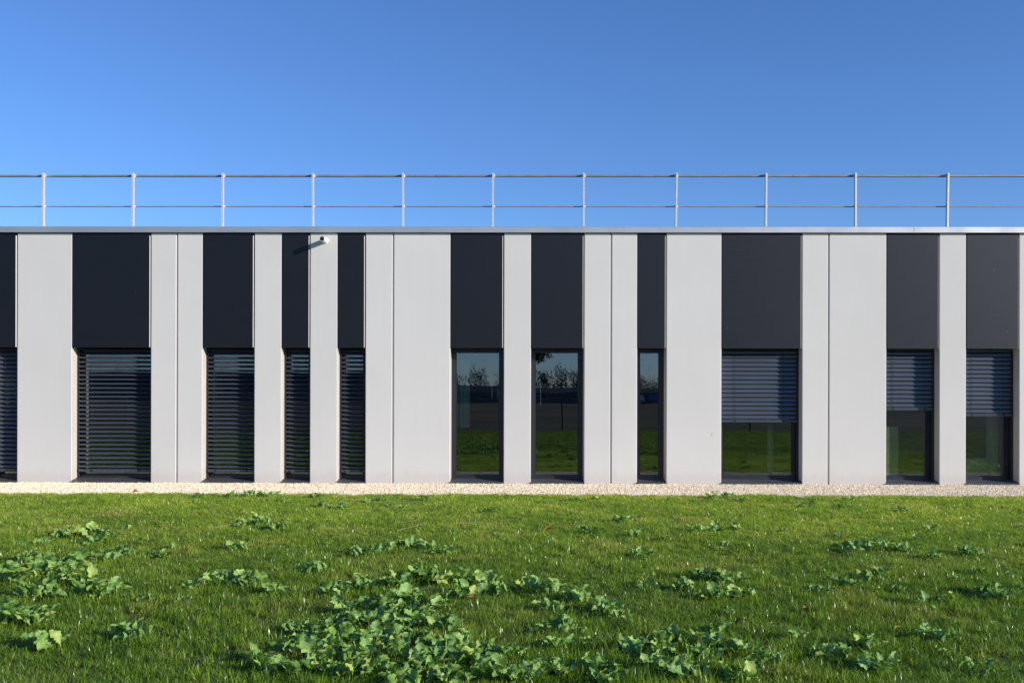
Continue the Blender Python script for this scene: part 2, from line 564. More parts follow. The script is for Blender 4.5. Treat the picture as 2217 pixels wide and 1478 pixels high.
def windows():
    rnd = random.Random(7)
    for a, b, kind, zb in OPEN:
        fw = .072
        y0, y1 = .262, .345
        zt, z0 = Z_HEAD + .02, .048
        mb = MB()
        mb.box(a, a + fw, y0, y1, z0, zt)
        mb.box(b - fw, b, y0, y1, z0, zt)
        mb.box(a + fw, b - fw, y0, y1, z0, z0 + .068)
        mb.box(a + fw, b - fw, y0, y1, zt - .075, zt)
        # glazing bead one step behind the face
        g = .014
        mb.box(a + fw, a + fw + g, y0 + .022, y1, z0 + .068, zt - .075)
        mb.box(b - fw - g, b - fw, y0 + .022, y1, z0 + .068, zt - .075)
        mb.box(a + fw + g, b - fw - g, y0 + .022, y1, z0 + .068, z0 + .068 + g)
        mb.box(a + fw + g, b - fw - g, y0 + .022, y1, zt - .075 - g, zt - .075)
        win = mb.build('window', 'frame_dark', bld)
        MB().box(a + fw + g, b - fw - g, .312, .320, z0 + .068 + g, zt - .075 - g).build('pane', 'glass', win)
        # folded metal sill sloping to the front, with small end upstands
        prof = [(-.028, -.015), (-.026, -.015), (-.024, .018), (.262, .060), (.262, .064), (-.028, .0215)]
        mb = MB()
        mb.prism(prof, 'x', a - .016, b + .004)
        prof2 = [(.0, .026), (.258, .0655), (.258, .080), (.0, .040)]
        mb.prism(prof2, 'x', a + .0005, a + .005)
        mb.prism(prof2, 'x', b - .005, b - .0005)
        mb.build('sill', 'sill_dark', win)
        # drain cap
        MB().box(a + fw * .62, a + fw * .62 + .03, y0 - .004, y0 + .002, z0 + .022, z0 + .030).build('drain_cap', 'guide_dark', win)
        for lx in (a, b - .003):
            MB().box(lx, lx + .003, .008, y0 - .001, .03, Z_HEAD + .3).build('reveal_lining', 'reveal', win)
        if not kind:
            continue
        w = b - a
        yb = .198
        gw = .034
        hd = MB().box(a + .006, b - .006, .165, .235, Z_HEAD + .10, Z_HEAD + .16)
        bl = hd.build('blind', 'guide_dark', bld)
        for gx in (a + .002, b - .002 - gw):
            m = MB()
            m.box(gx, gx + gw, yb - .012, yb + .022, .064, Z_HEAD + .10)
            m.box(gx + gw / 2 - .004, gx + gw / 2 + .004, yb - .019, yb - .0125, .064, Z_HEAD + .10)
            m.build('guide_rail', 'guide_dark', bl)
        tilt = {'open': R(20), 'tight': R(50), 'shut': R(63)}[kind]
        sw = w - 2 * gw - .016
        xc = (a + b) / 2
        variants = [slat_mesh(sw, tilt + R(d), 'slat') for d in (-1.5, 0, 1.5)]
        pitch = .0722
        z = zb + .098
        while z < Z_HEAD + .11:
            s = link('slat', variants[rnd.randrange(3)], bl, (xc, yb + rnd.uniform(-.0012, .0012), z + rnd.uniform(-.001, .001)))
            s.rotation_euler = (0, rnd.uniform(-.0009, .0009), 0)
            z += pitch
        # bottom rail with a groove
        prof = [(yb - .04, zb + .006), (yb - .034, zb), (yb + .034, zb), (yb + .04, zb + .006), (yb + .04, zb + .040),
                (yb + .034, zb + .046), (yb - .034, zb + .046), (yb - .040, zb + .040), (yb - .040, zb + .024), (yb - .035, zb + .021), (yb - .040, zb + .018)]
        MB().prism(prof, 'x', xc - sw / 2 - .004, xc + sw / 2 + .004).build('bottom_rail', 'slat_dark', bl)
        ins = min(.26, w * .2)
        for cx in (a + ins, b - ins):
            m = MB()
            # ladder cord zig-zagging from slat to slat, in front of the leading edges
            zc = zb + .02
            yo = yb - .040 * math.cos(tilt) - .004
            while zc < Z_HEAD + .05:
                m.tube((cx - .006, yo - .001, zc), (cx + .004, yo + .004, zc + pitch * .5), .0022, seg=5)
                m.tube((cx + .004, yo + .004, zc + pitch * .5), (cx - .006, yo - .001, zc + pitch), .0022, seg=5)
                zc += pitch
            m.build('ladder_cord', 'cord_black', bl)
            MB().box(cx - .012, cx + .012, yb - .046, yb - .0405, zb + .010, zb + .044).build('cord_clip', 'cord_black', bl)

def roof_edge():
    seams = [XL - .03, -9.45, -1.51, 6.415, XR + .03]
    for i in range(4):
        a, b = seams[i] + .002, seams[i + 1] - .002
        prof = [(-.048, Z_TOP + .003), (-.040, Z_TOP + .003), (-.040, Z_TOP + .012), (.44, Z_TOP + .004), (.44, Z_TOP + .075), (-.046, Z_TOP + .0995), (-.050, Z_TOP + .0955), (-.050, Z_TOP + .006)]
        MB().prism(prof, 'x', a, b).build('coping', 'coping_alu', bld)
    for s in seams[1:-1]:
        prof = [(-.053, Z_TOP + .004), (-.0505, Z_TOP + .004), (-.0505, Z_TOP + .0985), (.43, Z_TOP + .076), (.43, Z_TOP + .0795), (-.053, Z_TOP + .1025)]
        MB().prism(prof, 'x', s - .006, s + .006).build('coping_joint_cover', 'coping_alu', bld)
    # parapet upstand, roof deck, end and rear walls
    MB().box(XL, XR, .30, .42, Z_HEAD + .5, Z_TOP - .003).build('parapet', 'roof_felt', bld)
    MB().box(XL + .3, XR - .3, .42, 11.7, 3.80, 4.02).build('roof', 'roof_felt', bld)
    MB().box(XL, XL + .3, .302, 12, -.02, Z_TOP).build('end_wall', 'wall_render', bld)
    MB().box(XR - .3, XR, .302, 12, -.02, Z_TOP).build('end_wall', 'wall_render', bld)
    MB().box(XL + .3, XR - .3, 11.7, 12, -.02, Z_TOP).build('rear_wall', 'wall_render', bld)

def overflow_pipe():
    x, z, r, L = -3.215, 3.984, .041, .27
    m = MB()
    m.tube((x, .004, z), (x, -L, z - .012), r, seg=28, cap=False)
    m.tube((x, -L, z - .012), (x, .0, z), r - .0035, seg=28, cap=False)
    # rim ring between outer and inner wall
    o = len(m.v)
    n = 28
    for i in range(n):
        a = 2 * math.pi * i / n
        m.v.append((x + r * math.cos(a), -L, z - .012 + r * math.sin(a)))
        m.v.append((x + (r - .0035) * math.cos(a), -L, z - .012 + (r - .0035) * math.sin(a)))
    for i in range(n):
        j = (i + 1) % n
        m.f.append((o + 2 * i, o + 2 * j, o + 2 * j + 1, o + 2 * i + 1))
    p = m.build('overflow_pipe', 'pvc_white', bld, smooth=False)
    p['label'] = 'short white round pipe with dark open end jutting out below the coping'
    MB().tube((x, -.002, z), (x, -.010, z), .058, .052, 28).build('collar', 'pvc_white', p)
    MB().tube((x, -.262, z - .0117), (x, -.25, z - .0115), r - .0038, r - .0038, 24).build('pipe_inside', 'pipe_dark', p)  # near-black disc just inside the mouth, painting the shade of the hollow

def interior():
    MB().box(XL + .3, XR - .3, .30, 11.69, -.02, .045).build('interior_floor', 'carpet', bld)
    MB().box(XL + .3, XR - .3, .345, 6.0, 2.62, 2.70).build('interior_ceiling', 'plaster', bld)
    MB().box(XL + .3, XR - .3, 5.6, 5.75, .045, 2.62).build('interior_wall', 'plaster', bld)
    for x in (-5.66, -2.10, 1.48, 5.03):
        MB().box(x - .05, x + .05, .36, 5.6, .045, 2.62).build('partition', 'plaster', bld)

wall_panels(); dark_panels(); windows(); roof_edge(); overflow_pipe(); interior()

# ---------------------------------------------------------------- roof railing
def railing():
    root = empty('guard_railing', (0, .53, 4.02))
    tag(root, 'galvanised steel guard railing with two rails along the flat roof edge', 'railing')
    rnd = random.Random(3)
    posts = [-11.185, -9.655, -8.125, -6.595, -5.067, -3.527, -1.996, -.476, 1.065, 2.619, 4.139, 5.650, 7.189, 8.72, 10.25]
    ztop, zm = 5.176, 4.656
    for i, x in enumerate(posts):
        ln = rnd.uniform(-.006, .006)
        if i in (9, 12): ln = .016
        m = MB()
        # flat bar set edge on, rounded head
        z0, z1 = 4.02, ztop + .038
        t, d = .0145, .032
        prof = [(-d, z0), (d, z0), (d, z1 - .02), (d * .6, z1), (-d * .6, z1), (-d, z1 - .02)]
        m.prism(prof, 'x', -t, t)
        m.v = [(vx + ln * (vz - z0) / 1.2, vy, vz) for vx, vy, vz in m.v]
        p = m.build('post', 'galvanised', root)
        p.location = (x, 0, -4.02)
        for zz, r in ((ztop, .024), (zm, .015)):
            b = MB().box(-.034, .034, .0325, .040, zz - r, zz + r).build('rail_clip', 'galvanised', p)
            b.location = (ln * .8, 0, 0)
        MB().box(-.06, .06, -.075, .075, 4.021, 4.032).build('foot_plate', 'galvanised', p)
    # rails in lengths joined by sleeves
    cuts = [-11.9, -7.41, -1.40, 4.66, 10.9]
    for nm, zz, r in (('top_rail', ztop, .0205), ('mid_rail', zm, .0095)):
        for i in range(4):
            m = MB()
            xs = np.linspace(cuts[i], cuts[i + 1], 9)
            off = [.0] + [rnd.uniform(-.0015, .0015) for _ in range(7)] + [.0]
            for k in range(8):
                m.tube((xs[k], .062, zz - 4.02 + off[k]), (xs[k + 1], .062, zz - 4.02 + off[k + 1]), r, seg=12, cap=False)
            m.build(nm, 'rail_steel_shaded', root, smooth=True)
    for x in cuts[1:-1]:
        MB().tube((x - .045, .062, ztop - 4.02), (x + .045, .062, ztop - 4.02), .0235, seg=14).build('sleeve', 'rail_steel_shaded', root)

railing()

# ---------------------------------------------------------------- scattering of uncountable stuff
def scatter(name, protos, pos, rot, scl, mat_label, kindcat):
    """a point mesh that geometry nodes turn into instances of small meshes"""
    c = bpy.data.collections.new(name + '_source')
    for k, me in enumerate(protos):
        c.objects.link(bpy.data.objects.new(name + '_piece', me))
    me = bpy.data.meshes.new(name)
    n = len(pos)
    me.vertices.add(n)
    me.vertices.foreach_set('co', np.asarray(pos, dtype=np.float32).ravel())
    a = me.attributes.new('rot', 'FLOAT_VECTOR', 'POINT'); a.data.foreach_set('vector', np.asarray(rot, dtype=np.float32).ravel())
    a = me.attributes.new('scl', 'FLOAT_VECTOR', 'POINT'); a.data.foreach_set('vector', np.asarray(scl, dtype=np.float32).ravel())
    o = link(name, me)
    tag(o, mat_label, kindcat, kind='stuff')
    g = bpy.data.node_groups.new(name, 'GeometryNodeTree')
    g.interface.new_socket('Geometry', in_out='INPUT', socket_type='NodeSocketGeometry')
    g.interface.new_socket('Geometry', in_out='OUTPUT', socket_type='NodeSocketGeometry')
    N = g.nodes; L = g.links
    gi = N.new('NodeGroupInput'); go = N.new('NodeGroupOutput')
    m2p = N.new('GeometryNodeMeshToPoints')
    ci = N.new('GeometryNodeCollectionInfo')
    ci.inputs['Collection'].default_value = c
    ci.inputs['Separate Children'].default_value = True
    ci.inputs['Reset Children'].default_value = True
    iop = N.new('GeometryNodeInstanceOnPoints')
    iop.inputs['Pick Instance'].default_value = True
    rv = N.new('FunctionNodeRandomValue'); rv.data_type = 'INT'
    rv.inputs['Min'].default_value = 0 if False else rv.inputs['Min'].default_value
    for s in rv.inputs:
        if s.name == 'Min' and s.type == 'INT': s.default_value = 0
        if s.name == 'Max' and s.type == 'INT': s.default_value = len(protos) - 1
    ar = N.new('GeometryNodeInputNamedAttribute'); ar.data_type = 'FLOAT_VECTOR'; ar.inputs['Name'].default_value = 'rot'
    asc = N.new('GeometryNodeInputNamedAttribute'); asc.data_type = 'FLOAT_VECTOR'; asc.inputs['Name'].default_value = 'scl'
    L.new(gi.outputs[0], m2p.inputs[0])
    L.new(m2p.outputs[0], iop.inputs['Points'])
    L.new(ci.outputs[0], iop.inputs['Instance'])
    L.new([s for s in rv.outputs if s.type == 'INT'][0], iop.inputs['Instance Index'])
    e2r = N.new('FunctionNodeEulerToRotation')
    L.new(ar.outputs[0], e2r.inputs[0])
    L.new(e2r.outputs[0], iop.inputs['Rotation'])
    L.new(asc.outputs[0], iop.inputs['Scale'])
    L.new(iop.outputs[0], go.inputs[0])
    md = o.modifiers.new('scatter', 'NODES')
    md.node_group = g
    return o

def grass_tuft(seed, nb, rad, hmin, hmax, lean):
    r = random.Random(seed)
    v, f, uv = [], [], []
    for _ in range(nb):
        a = r.uniform(0, 6.283); d = rad * math.sqrt(r.random())
        bx, by = d * math.cos(a), d * math.sin(a)
        h = r.uniform(hmin, hmax) * (1.25 if r.random() < .12 else 1)
        w = r.uniform(.0015, .0034)
        az = r.uniform(0, 6.283); ln = abs(r.gauss(0, lean)) + .10
        dx, dy = math.cos(az), math.sin(az)
        fx, fy = -dy, dx
        tone = r.random()
        o = len(v)
        segs = 3
        for k in range(segs + 1):
            t = k / segs
            # bends over more towards the tip
            out = h * (ln * t * .55 + ln * t * t * .75)
            zz = h * (t - min(.62, .26 * ln) * t * t)
            ww = w * (1 - t ** 1.8) + .0002
            tw = .5 * t
            cx, cy = fx * math.cos(tw) - dx * math.sin(tw), fy * math.cos(tw) - dy * math.sin(tw)
            v.append((bx + dx * out - cx * ww, by + dy * out - cy * ww, zz))
            v.append((bx + dx * out + cx * ww, by + dy * out + cy * ww, zz))
        for k in range(segs):
            q = (o + 2 * k, o + 2 * k + 1, o + 2 * k + 3, o + 2 * k + 2)
            f.append(q)
            uv += [(tone, k / segs), (tone, k / segs), (tone, (k + 1) / segs), (tone, (k + 1) / segs)]
    me = bpy.data.meshes.new('grass_tuft')
    me.from_pydata(v, [], f)
    u = me.uv_layers.new(name='UVMap')
    u.data.foreach_set('uv', np.asarray(uv, dtype=np.float32).ravel())
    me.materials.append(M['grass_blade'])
    me.polygons.foreach_set('use_smooth', [True] * len(me.polygons))
    return me

def lawn_grass():
    rng = np.random.default_rng(11)
    protos = [grass_tuft(100 + i, 52, .07, .022, .052, .95) for i in range(8)] + [grass_tuft(200 + i, 34, .055, .035, .070, .60) for i in range(4)]
    pos = []
    # dense in the strip the camera looks over, thinner behind it
    def field(n, x0, x1, y0, y1, keep):
        p = rng.random((n, 2)) * [x1 - x0, y1 - y0] + [x0, y0]
        return p[keep(p)]
    def inview(p):
        d = p[:, 1] + 16.1
        return (np.abs(p[:, 0] + .03) < d * .535 + .55)
    A = field(60000, -10, 10, -12.1, -1.8, inview)
    B = field(20000, -10, 10, -12.1, -1.8, lambda p: ~inview(p))
    Cc = field(13000, -11, 11, -22.2, -12.1, lambda p: np.abs(p[:, 0]) < 11)
    Dd = field(5000, -20, 20, -22.2, -1.8, lambda p: np.abs(p[:, 0]) > 10)
    p = np.concatenate([A, B, Cc, Dd])
    ed = np.array([lawn_edge(x) for x in p[:, 0]])
    p = p[p[:, 1] < ed + rng.normal(0, .045, len(p))]
    n = len(p)
    bare = np.array([fbm(x * 2.3, y * 2.3, 9) + .5 * fbm(x * 6, y * 6, 4) for x, y in p])
    keep = rng.random(n) < np.clip(1.35 - bare * .9, .25, 1)
    p = p[keep]; n = len(p)
    z = np.array([.002 + .012 + .012 * fbm(x * 1.2, y * 1.2, 2) for x, y in p])
    z = np.where(p[:, 1] > -2.3, .004, z - .004)
    lush = np.array([fbm(x * .9, y * .9, 1) for x, y in p])
    s = (.95 + .34 * lush) * rng.uniform(.65, 1.38, n)
    # the near lawn is left a little longer than the strip by the path
    s *= np.clip(1.15 - (p[:, 1] + 12) * .055, .62, 1.15)
    rot = np.stack([rng.normal(0, .10, n), rng.normal(0, .10, n), rng.uniform(0, 6.283, n)], 1)
    scl = np.stack([rng.uniform(.85, 1.2, n), rng.uniform(.85, 1.2, n), s], 1)
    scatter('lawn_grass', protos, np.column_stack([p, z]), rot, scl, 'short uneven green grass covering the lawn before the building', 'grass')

def chippings():
    rng = np.random.default_rng(5)
    protos = []
    for k in range(6):
        bm = bmesh.new()
        bmesh.ops.create_icosphere(bm, subdivisions=1, radius=1.0)
        r = random.Random(k)
        for v in bm.verts:
            v.co *= r.uniform(.72, 1.15)
            v.co.z *= .72
        me = bpy.data.meshes.new('chipping')
        bm.to_mesh(me); bm.free()
        me.materials.append(M['chipping'])
        protos.append(me)
    n = 150000
    p = rng.random((n, 2)) * [19.5, 2.12] + [-9.9, -2.12]
    n2 = 12000
    q = rng.random((n2, 2)) * [44, 2.1] + [-22, -2.1]
    p = np.concatenate([p, q]); n = len(p)
    blocked = (p[:, 1] > -.012)
    p = p[~blocked]; n = len(p)
    ed = np.array([lawn_edge(x) for x in p[:, 0]])
    keep = (p[:, 1] > ed - .10) | (rng.random(n) < .15)
    p = p[keep]; n = len(p)
    s = np.clip(rng.lognormal(math.log(.0070), .32, n), .0035, .016)
    z = -.004 + rng.random(n) * .010
    rot = rng.uniform(0, 6.283, (n, 3))
    scl = np.stack([s * rng.uniform(.8, 1.35, n), s, s * rng.uniform(.7, 1.1, n)], 1)
    scatter('limestone_chippings', protos, np.column_stack([p, z]), rot, scl, 'cream limestone chippings filling the strip along the wall', 'gravel')

lawn_grass()
chippings()

# ---------------------------------------------------------------- broad-leaved weeds
def leaf_mesh(seed):
    """lobed brassica leaf along +Y, unit length, arching; uv = (signed across, along)"""
    r = random.Random(seed)
    ns, na = 18, 7
    arch = r.uniform(.55, 1.05)
    w0 = r.uniform(.19, .33)
    curl = r.uniform(-.10, .22)
    ph = r.uniform(0, 6.28); fr = r.uniform(13, 20)
    v, f, uvv = [], [], []
    for i in range(ns):
        t = i / (ns - 1)
        ang = R(62) - arch * 1.55 * t
        if i == 0:
            y, z = 0.0, 0.0
        else:
            st = 1.0 / (ns - 1)
            y += math.cos(ang) * st; z += math.sin(ang) * st
        if t < .22:
            w = .022 + .02 * t
        else:
            q = (t - .22) / .78
            w = w0 * (math.sin(math.pi * min(1, q ** .72 * .90 + .07)) ** .75)
            if i == ns - 1: w *= .35
            if q < .30:      # the small loose lobes below the main blade
                w *= .42 + .3 * (math.sin(q * 38 + ph) > 0)
        for k in range(na):
            u = -1 + 2 * k / (na - 1)
            wob = 1 + (.14 * math.sin(fr * t + ph + (2 if u > 0 else 0)) + .10 * math.sin(2.3 * fr * t + ph)) * abs(u) if t > .22 else 1
            up = (abs(u) ** 1.5) * w * (.42 - curl) + .055 * abs(u) * math.sin(fr * 1.3 * t + ph * 2 + u * 1.5) * (w / .3)
            nx, nz = -math.sin(ang), math.cos(ang)
            v.append((u * w * wob, y + nx * up, z + nz * up))
            uvv.append((u, t))
    for i in range(ns - 1):
        for k in range(na - 1):
            a = i * na + k
            f.append((a, a + 1, a + na + 1, a + na))
    me = bpy.data.meshes.new('leaf')
    me.from_pydata(v, [], f)
    u = me.uv_layers.new(name='UVMap')
    for lp in me.loops:
        u.data[lp.index].uv = uvv[lp.vertex_index]
    me.materials.append(M['weed_leaf'])
    me.polygons.foreach_set('use_smooth', [True] * len(me.polygons))
    return me

PLANTS = '''-3.9 -8.58 0.266 1;-3.78 -8.34 0.201 1;-3.42 -9.21 0.227 1;-3.22 -9.97 0.202 1.1;-3.04 -10 0.172 1;-3.63 -8.1 0.226 0.9;-3.57 -7.74 0.177 0.8;-3.39 -8.75 0.208 1;-2.97 -9.2 0.243 1.1;-2.68 -10.55 0.131 0.9;-2.27 -10.38 0.175 1;-4.17 -7.82 0.175 0.8;-2.38 -8.95 0.135 0.9;-2.27 -8.65 0.175 0.9;-2.05 -8.83 0.205 1;-1.77 -9.02 0.117 0.8;-2.28 -9.46 0.1 0.6;-2.57 -9.38 0.079 0.7;-1.66 -8.22 0.141 0.8;-4.4 -6.25 0.209 0.7;-4.08 -6.52 0.225 0.8;-4.55 -6.38 0.183 0.7;-4.07 -6.84 0.152 0.7;-4.52 -6.91 0.112 0.6;-3.17 -7.5 0.121 0.7;-3.52 -7.39 0.131 0.8;-2.6 -7.03 0.149 0.8;-2.84 -5.32 0.213 0.8;-3.03 -5.43 0.126 0.6;-2.55 -5.75 0.156 0.6;-4.18 -5.71 0.098 0.5;-3.23 -7.05 0.068 0.6;-2.94 -9.04 0.133 0.7;-4.48 -2.48 0.154 0.7;-4.05 -2.4 0.168 0.8;-3.79 -2.27 0.195 0.9;-3.52 -2.33 0.169 0.9;-3.2 -2.91 0.124 0.6;-2.83 -2.43 0.154 1;-2.49 -3.59 0.153 0.6;-2.06 -3.11 0.135 0.8;-1.86 -2.88 0.137 0.8;-1.66 -3.52 0.13 0.6;-1.29 -2.75 0.138 0.7;-2.21 -3.83 0.104 0.6;-0.38 -4.17 0.101 0.6;0.69 -2.75 0.113 0.7;1.04 -2.69 0.126 0.9;-4.33 -3.11 0.086 0.5;-1.47 -3.91 0.08 0.5;-1.43 -7.32 0.145 0.8;-1.27 -7.16 0.147 0.8;-1.05 -6.89 0.156 0.9;-0.86 -7.05 0.128 0.8;-0.67 -7.3 0.149 0.8;-0.67 -6.11 0.075 0.8;-0.26 -6.03 0.085 0.7;0.74 -5.94 0.153 0.8;1.15 -6.13 0.113 0.8;1.17 -4.99 0.157 0.6;1.08 -7.42 0.139 0.8;1.84 -5.85 0.125 0.7;2.06 -5.78 0.126 0.7;2.29 -5.64 0.128 0.8;1.94 -6.72 0.071 0.6;1.43 -6.44 0.064 0.6;2.69 -2.4 0.168 1;2.91 -2.28 0.143 1;2.97 -2.81 0.15 0.7;3.58 -3.49 0.142 0.8;3.89 -3.06 0.135 0.8;4.11 -3.58 0.118 0.8;4.47 -2.71 0.113 0.9;2.49 -3.52 0.071 0.7;1.95 -2.83 0.1 0.7;4.7 -3.95 0.103 0.7;6.08 -2.78 0.088 0.8;6.56 -2.99 0.086 0.8;3.03 -7.07 0.127 0.8;3.25 -6.96 0.146 0.9;3.46 -6.85 0.131 0.9;3.53 -7.01 0.103 0.8;3.65 -7.46 0.106 0.9;3.99 -7.26 0.133 0.9;4.07 -7.36 0.099 0.8;3.52 -6.45 0.091 0.8;4.22 -6.13 0.084 0.7;4.35 -5.59 0.099 0.7;2.72 -5.83 0.068 0.6;3.25 -6.05 0.066 0.6;3.92 -6.35 0.064 0.7;1.2 -8.87 0.122 0.9;1.45 -8.48 0.165 1.2;1.59 -8.62 0.162 1.2;1.36 -9.19 0.15 1;1.59 -9.12 0.131 1;2.17 -8.98 0.114 0.8;2.45 -8.74 0.125 0.9;2.62 -8.56 0.106 0.9;2.84 -8.3 0.103 1;2.76 -8.91 0.088 0.8;2.74 -9.34 0.089 0.8;2.7 -9.62 0.073 0.8;2.95 -9.28 0.09 0.8;3.35 -9.03 0.133 1;3.38 -9.18 0.117 0.9;3.68 -8.86 0.082 0.8;3.35 -8.55 0.092 0.8;3.66 -8.24 0.104 0.8;3.82 -8.43 0.079 0.8;0.94 -8.81 0.076 0.6;1.67 -10.31 0.098 1;1.65 -10.6 0.088 1;1.72 -10.75 0.111 1.1;1.96 -10.52 0.105 1.1;1.84 -10.98 0.111 1;2 -10.85 0.084 0.9;2.37 -10.26 0.082 0.9;2.47 -10.34 0.108 0.9;2.71 -9.91 0.064 1;2.34 -10.65 0.067 0.8;2.31 -11.02 0.096 1;2.41 -11.08 0.094 1;1.36 -9.7 0.072 1;0.62 -10.66 0.133 1;0.79 -10.5 0.127 1.1;0.94 -10.43 0.123 1.1;1.15 -10.24 0.121 1.2;1.01 -10.8 0.13 1.1;1.22 -10.63 0.129 1.1;1.31 -10.88 0.123 1.1;0.71 -10.98 0.135 1;0.85 -11.12 0.131 1.1;1.08 -11.15 0.14 1;0.51 -11.13 0.103 0.9;-1.32 -9.14 0.151 1;-1.16 -8.91 0.169 1.1;-0.94 -8.77 0.159 1.1;-0.76 -8.44 0.18 1.2;-0.53 -8.66 0.175 1.1;-0.28 -8.65 0.161 1;-0.14 -8.99 0.114 0.9;-0.4 -9.16 0.15 1;-0.75 -9.35 0.159 1;-0.97 -9.5 0.155 1;-0.54 -9.54 0.136 1;0.06 -8.89 0.142 1.1;0.2 -9.02 0.153 1.1;0.38 -9.3 0.16 1.1;0.54 -9.66 0.151 1.1;0.65 -9.79 0.101 1;0.21 -9.59 0.11 0.9;0.18 -10.18 0.139 1.1;0.33 -10.25 0.121 1;0.22 -10.6 0.114 1;0.38 -10.54 0.105 1;-1.33 -10.23 0.133 1;-1.15 -10.32 0.152 1.1;-1.03 -10.02 0.149 1.1;-0.85 -10.02 0.143 1;-0.66 -10.06 0.148 1.1;-0.47 -10.13 0.141 1.1;-1.07 -10.78 0.14 1.1;-1.26 -10.72 0.116 1;-1.39 -10.91 0.122 1;-1.19 -11.12 0.131 1;-0.9 -10.52 0.142 1.1;-0.72 -10.58 0.14 1.1;-0.52 -10.56 0.146 1.2;-0.35 -10.45 0.133 1.1;-0.31 -10.87 0.138 1.2;-0.52 -11.01 0.144 1.1;-0.73 -11.07 0.137 1.1;-0.9 -11.13 0.126 1;-0.15 -11.12 0.145 1.2;-0.06 -10.8 0.115 1;0.06 -11.1 0.122 1.1;0.21 -11.07 0.118 1;0.38 -11.03 0.114 1;-0.32 -11.24 0.137 1.2;-0.55 -11.31 0.135 1.1;-1.17 -9.69 0.139 1;-0.79 -9.71 0.138 1;-0.61 -9.81 0.13 1;-1.03 -10.48 0.132 1;-0.67 -10.33 0.136 1.1;-0.42 -10.71 0.132 1.1;-1.2 -10.55 0.12 1;-0.9 -10.83 0.129 1.1;-0.63 -10.84 0.134 1.1;-0.45 -10.86 0.133 1.1;-0.21 -10.71 0.127 1.1;-1.27 -11.08 0.118 1;-1.06 -11.02 0.124 1.1;-0.01 -11.22 0.124 1.1;0.76 -10.78 0.125 1.1;1.14 -10.55 0.125 1.1;0.86 -10.84 0.124 1.1;0.4 -11.24 0.114 1'''
ORD = ['', 'second ', 'third ', 'fourth ', 'fifth ', 'sixth ', 'seventh ', 'eighth ', 'ninth ', 'tenth ', 'eleventh ', 'twelfth ', 'thirteenth ',
       'fourteenth ', 'fifteenth ', 'sixteenth ', 'seventeenth ', 'eighteenth ', 'nineteenth ', 'twentieth ', 'twenty-first ', 'twenty-second ', 'twenty-third ', 'twenty-fourth ', 'twenty-fifth ',
       'twenty-sixth ', 'twenty-seventh ', 'twenty-eighth ', 'twenty-ninth ', 'thirtieth ', 'thirty-first ', 'thirty-second ', 'thirty-third ', 'thirty-fourth ', 'thirty-fifth ']
WNAME = ['first', 'second', 'third', 'fourth', 'fifth', 'sixth', 'seventh', 'eighth', 'ninth', 'tenth', 'eleventh']

def weeds():
    leaves = [leaf_mesh(40 + i) for i in range(12)]
    rows = [tuple(map(float, e.split())) for e in PLANTS.split(';')]
    cols = {}
    for r_ in rows:
        xf = r_[0] * 16.1 / (r_[1] + 16.1)
        c = min(range(11), key=lambda i: abs((OPEN[i][0] + OPEN[i][1]) / 2 - xf))
        cols.setdefault(c, []).append(r_)
    rnd = random.Random(21)
    for c, lst in sorted(cols.items()):
        lst.sort(key=lambda q: q[1])
        for k, (x, y, rad, hf) in enumerate(lst):
            size = 'small' if rad < .105 else ('large' if rad > .17 else 'mid-sized')
            root = empty('broad_leaved_weed', (x, y, .012))
            tag(root, '%s broad-leaved weed below the %s window from left, %snearest the camera' % (size, WNAME[c], ORD[k]),
                'weed', 'broad-leaved weeds growing in the lawn')
            n = int(round(9 + rad * 85)) if rad > .1 else rnd.randint(6, 9)
            a0 = rnd.uniform(0, 6.28)
            for j in range(n):
                az = a0 + j * 2.4 + rnd.uniform(-.35, .35)
                inner = j / n
                L = (.035 + rad * .50) * rnd.uniform(.7, 1.35) * (1.15 - .45 * inner)
                L = max(.045, min(.175, L * .92))
                if y > -3.6: L *= .72
                lf = link('leaf', rnd.choice(leaves), root)
                sp = rad * .62 * math.sqrt(rnd.random())
                pa = rnd.uniform(0, 6.28)
                lf.location = (sp * math.cos(pa), sp * math.sin(pa), rnd.uniform(0, .02))
                pitch = R(rnd.uniform(-18, 34)) + R(30) * inner * hf
                lf.rotation_euler = (pitch, rnd.uniform(-.5, .5), az)
                lf.scale = (L * rnd.uniform(.9, 1.2), L, L * (.8 + .35 * hf * rnd.uniform(.7, 1.1)))

weeds()

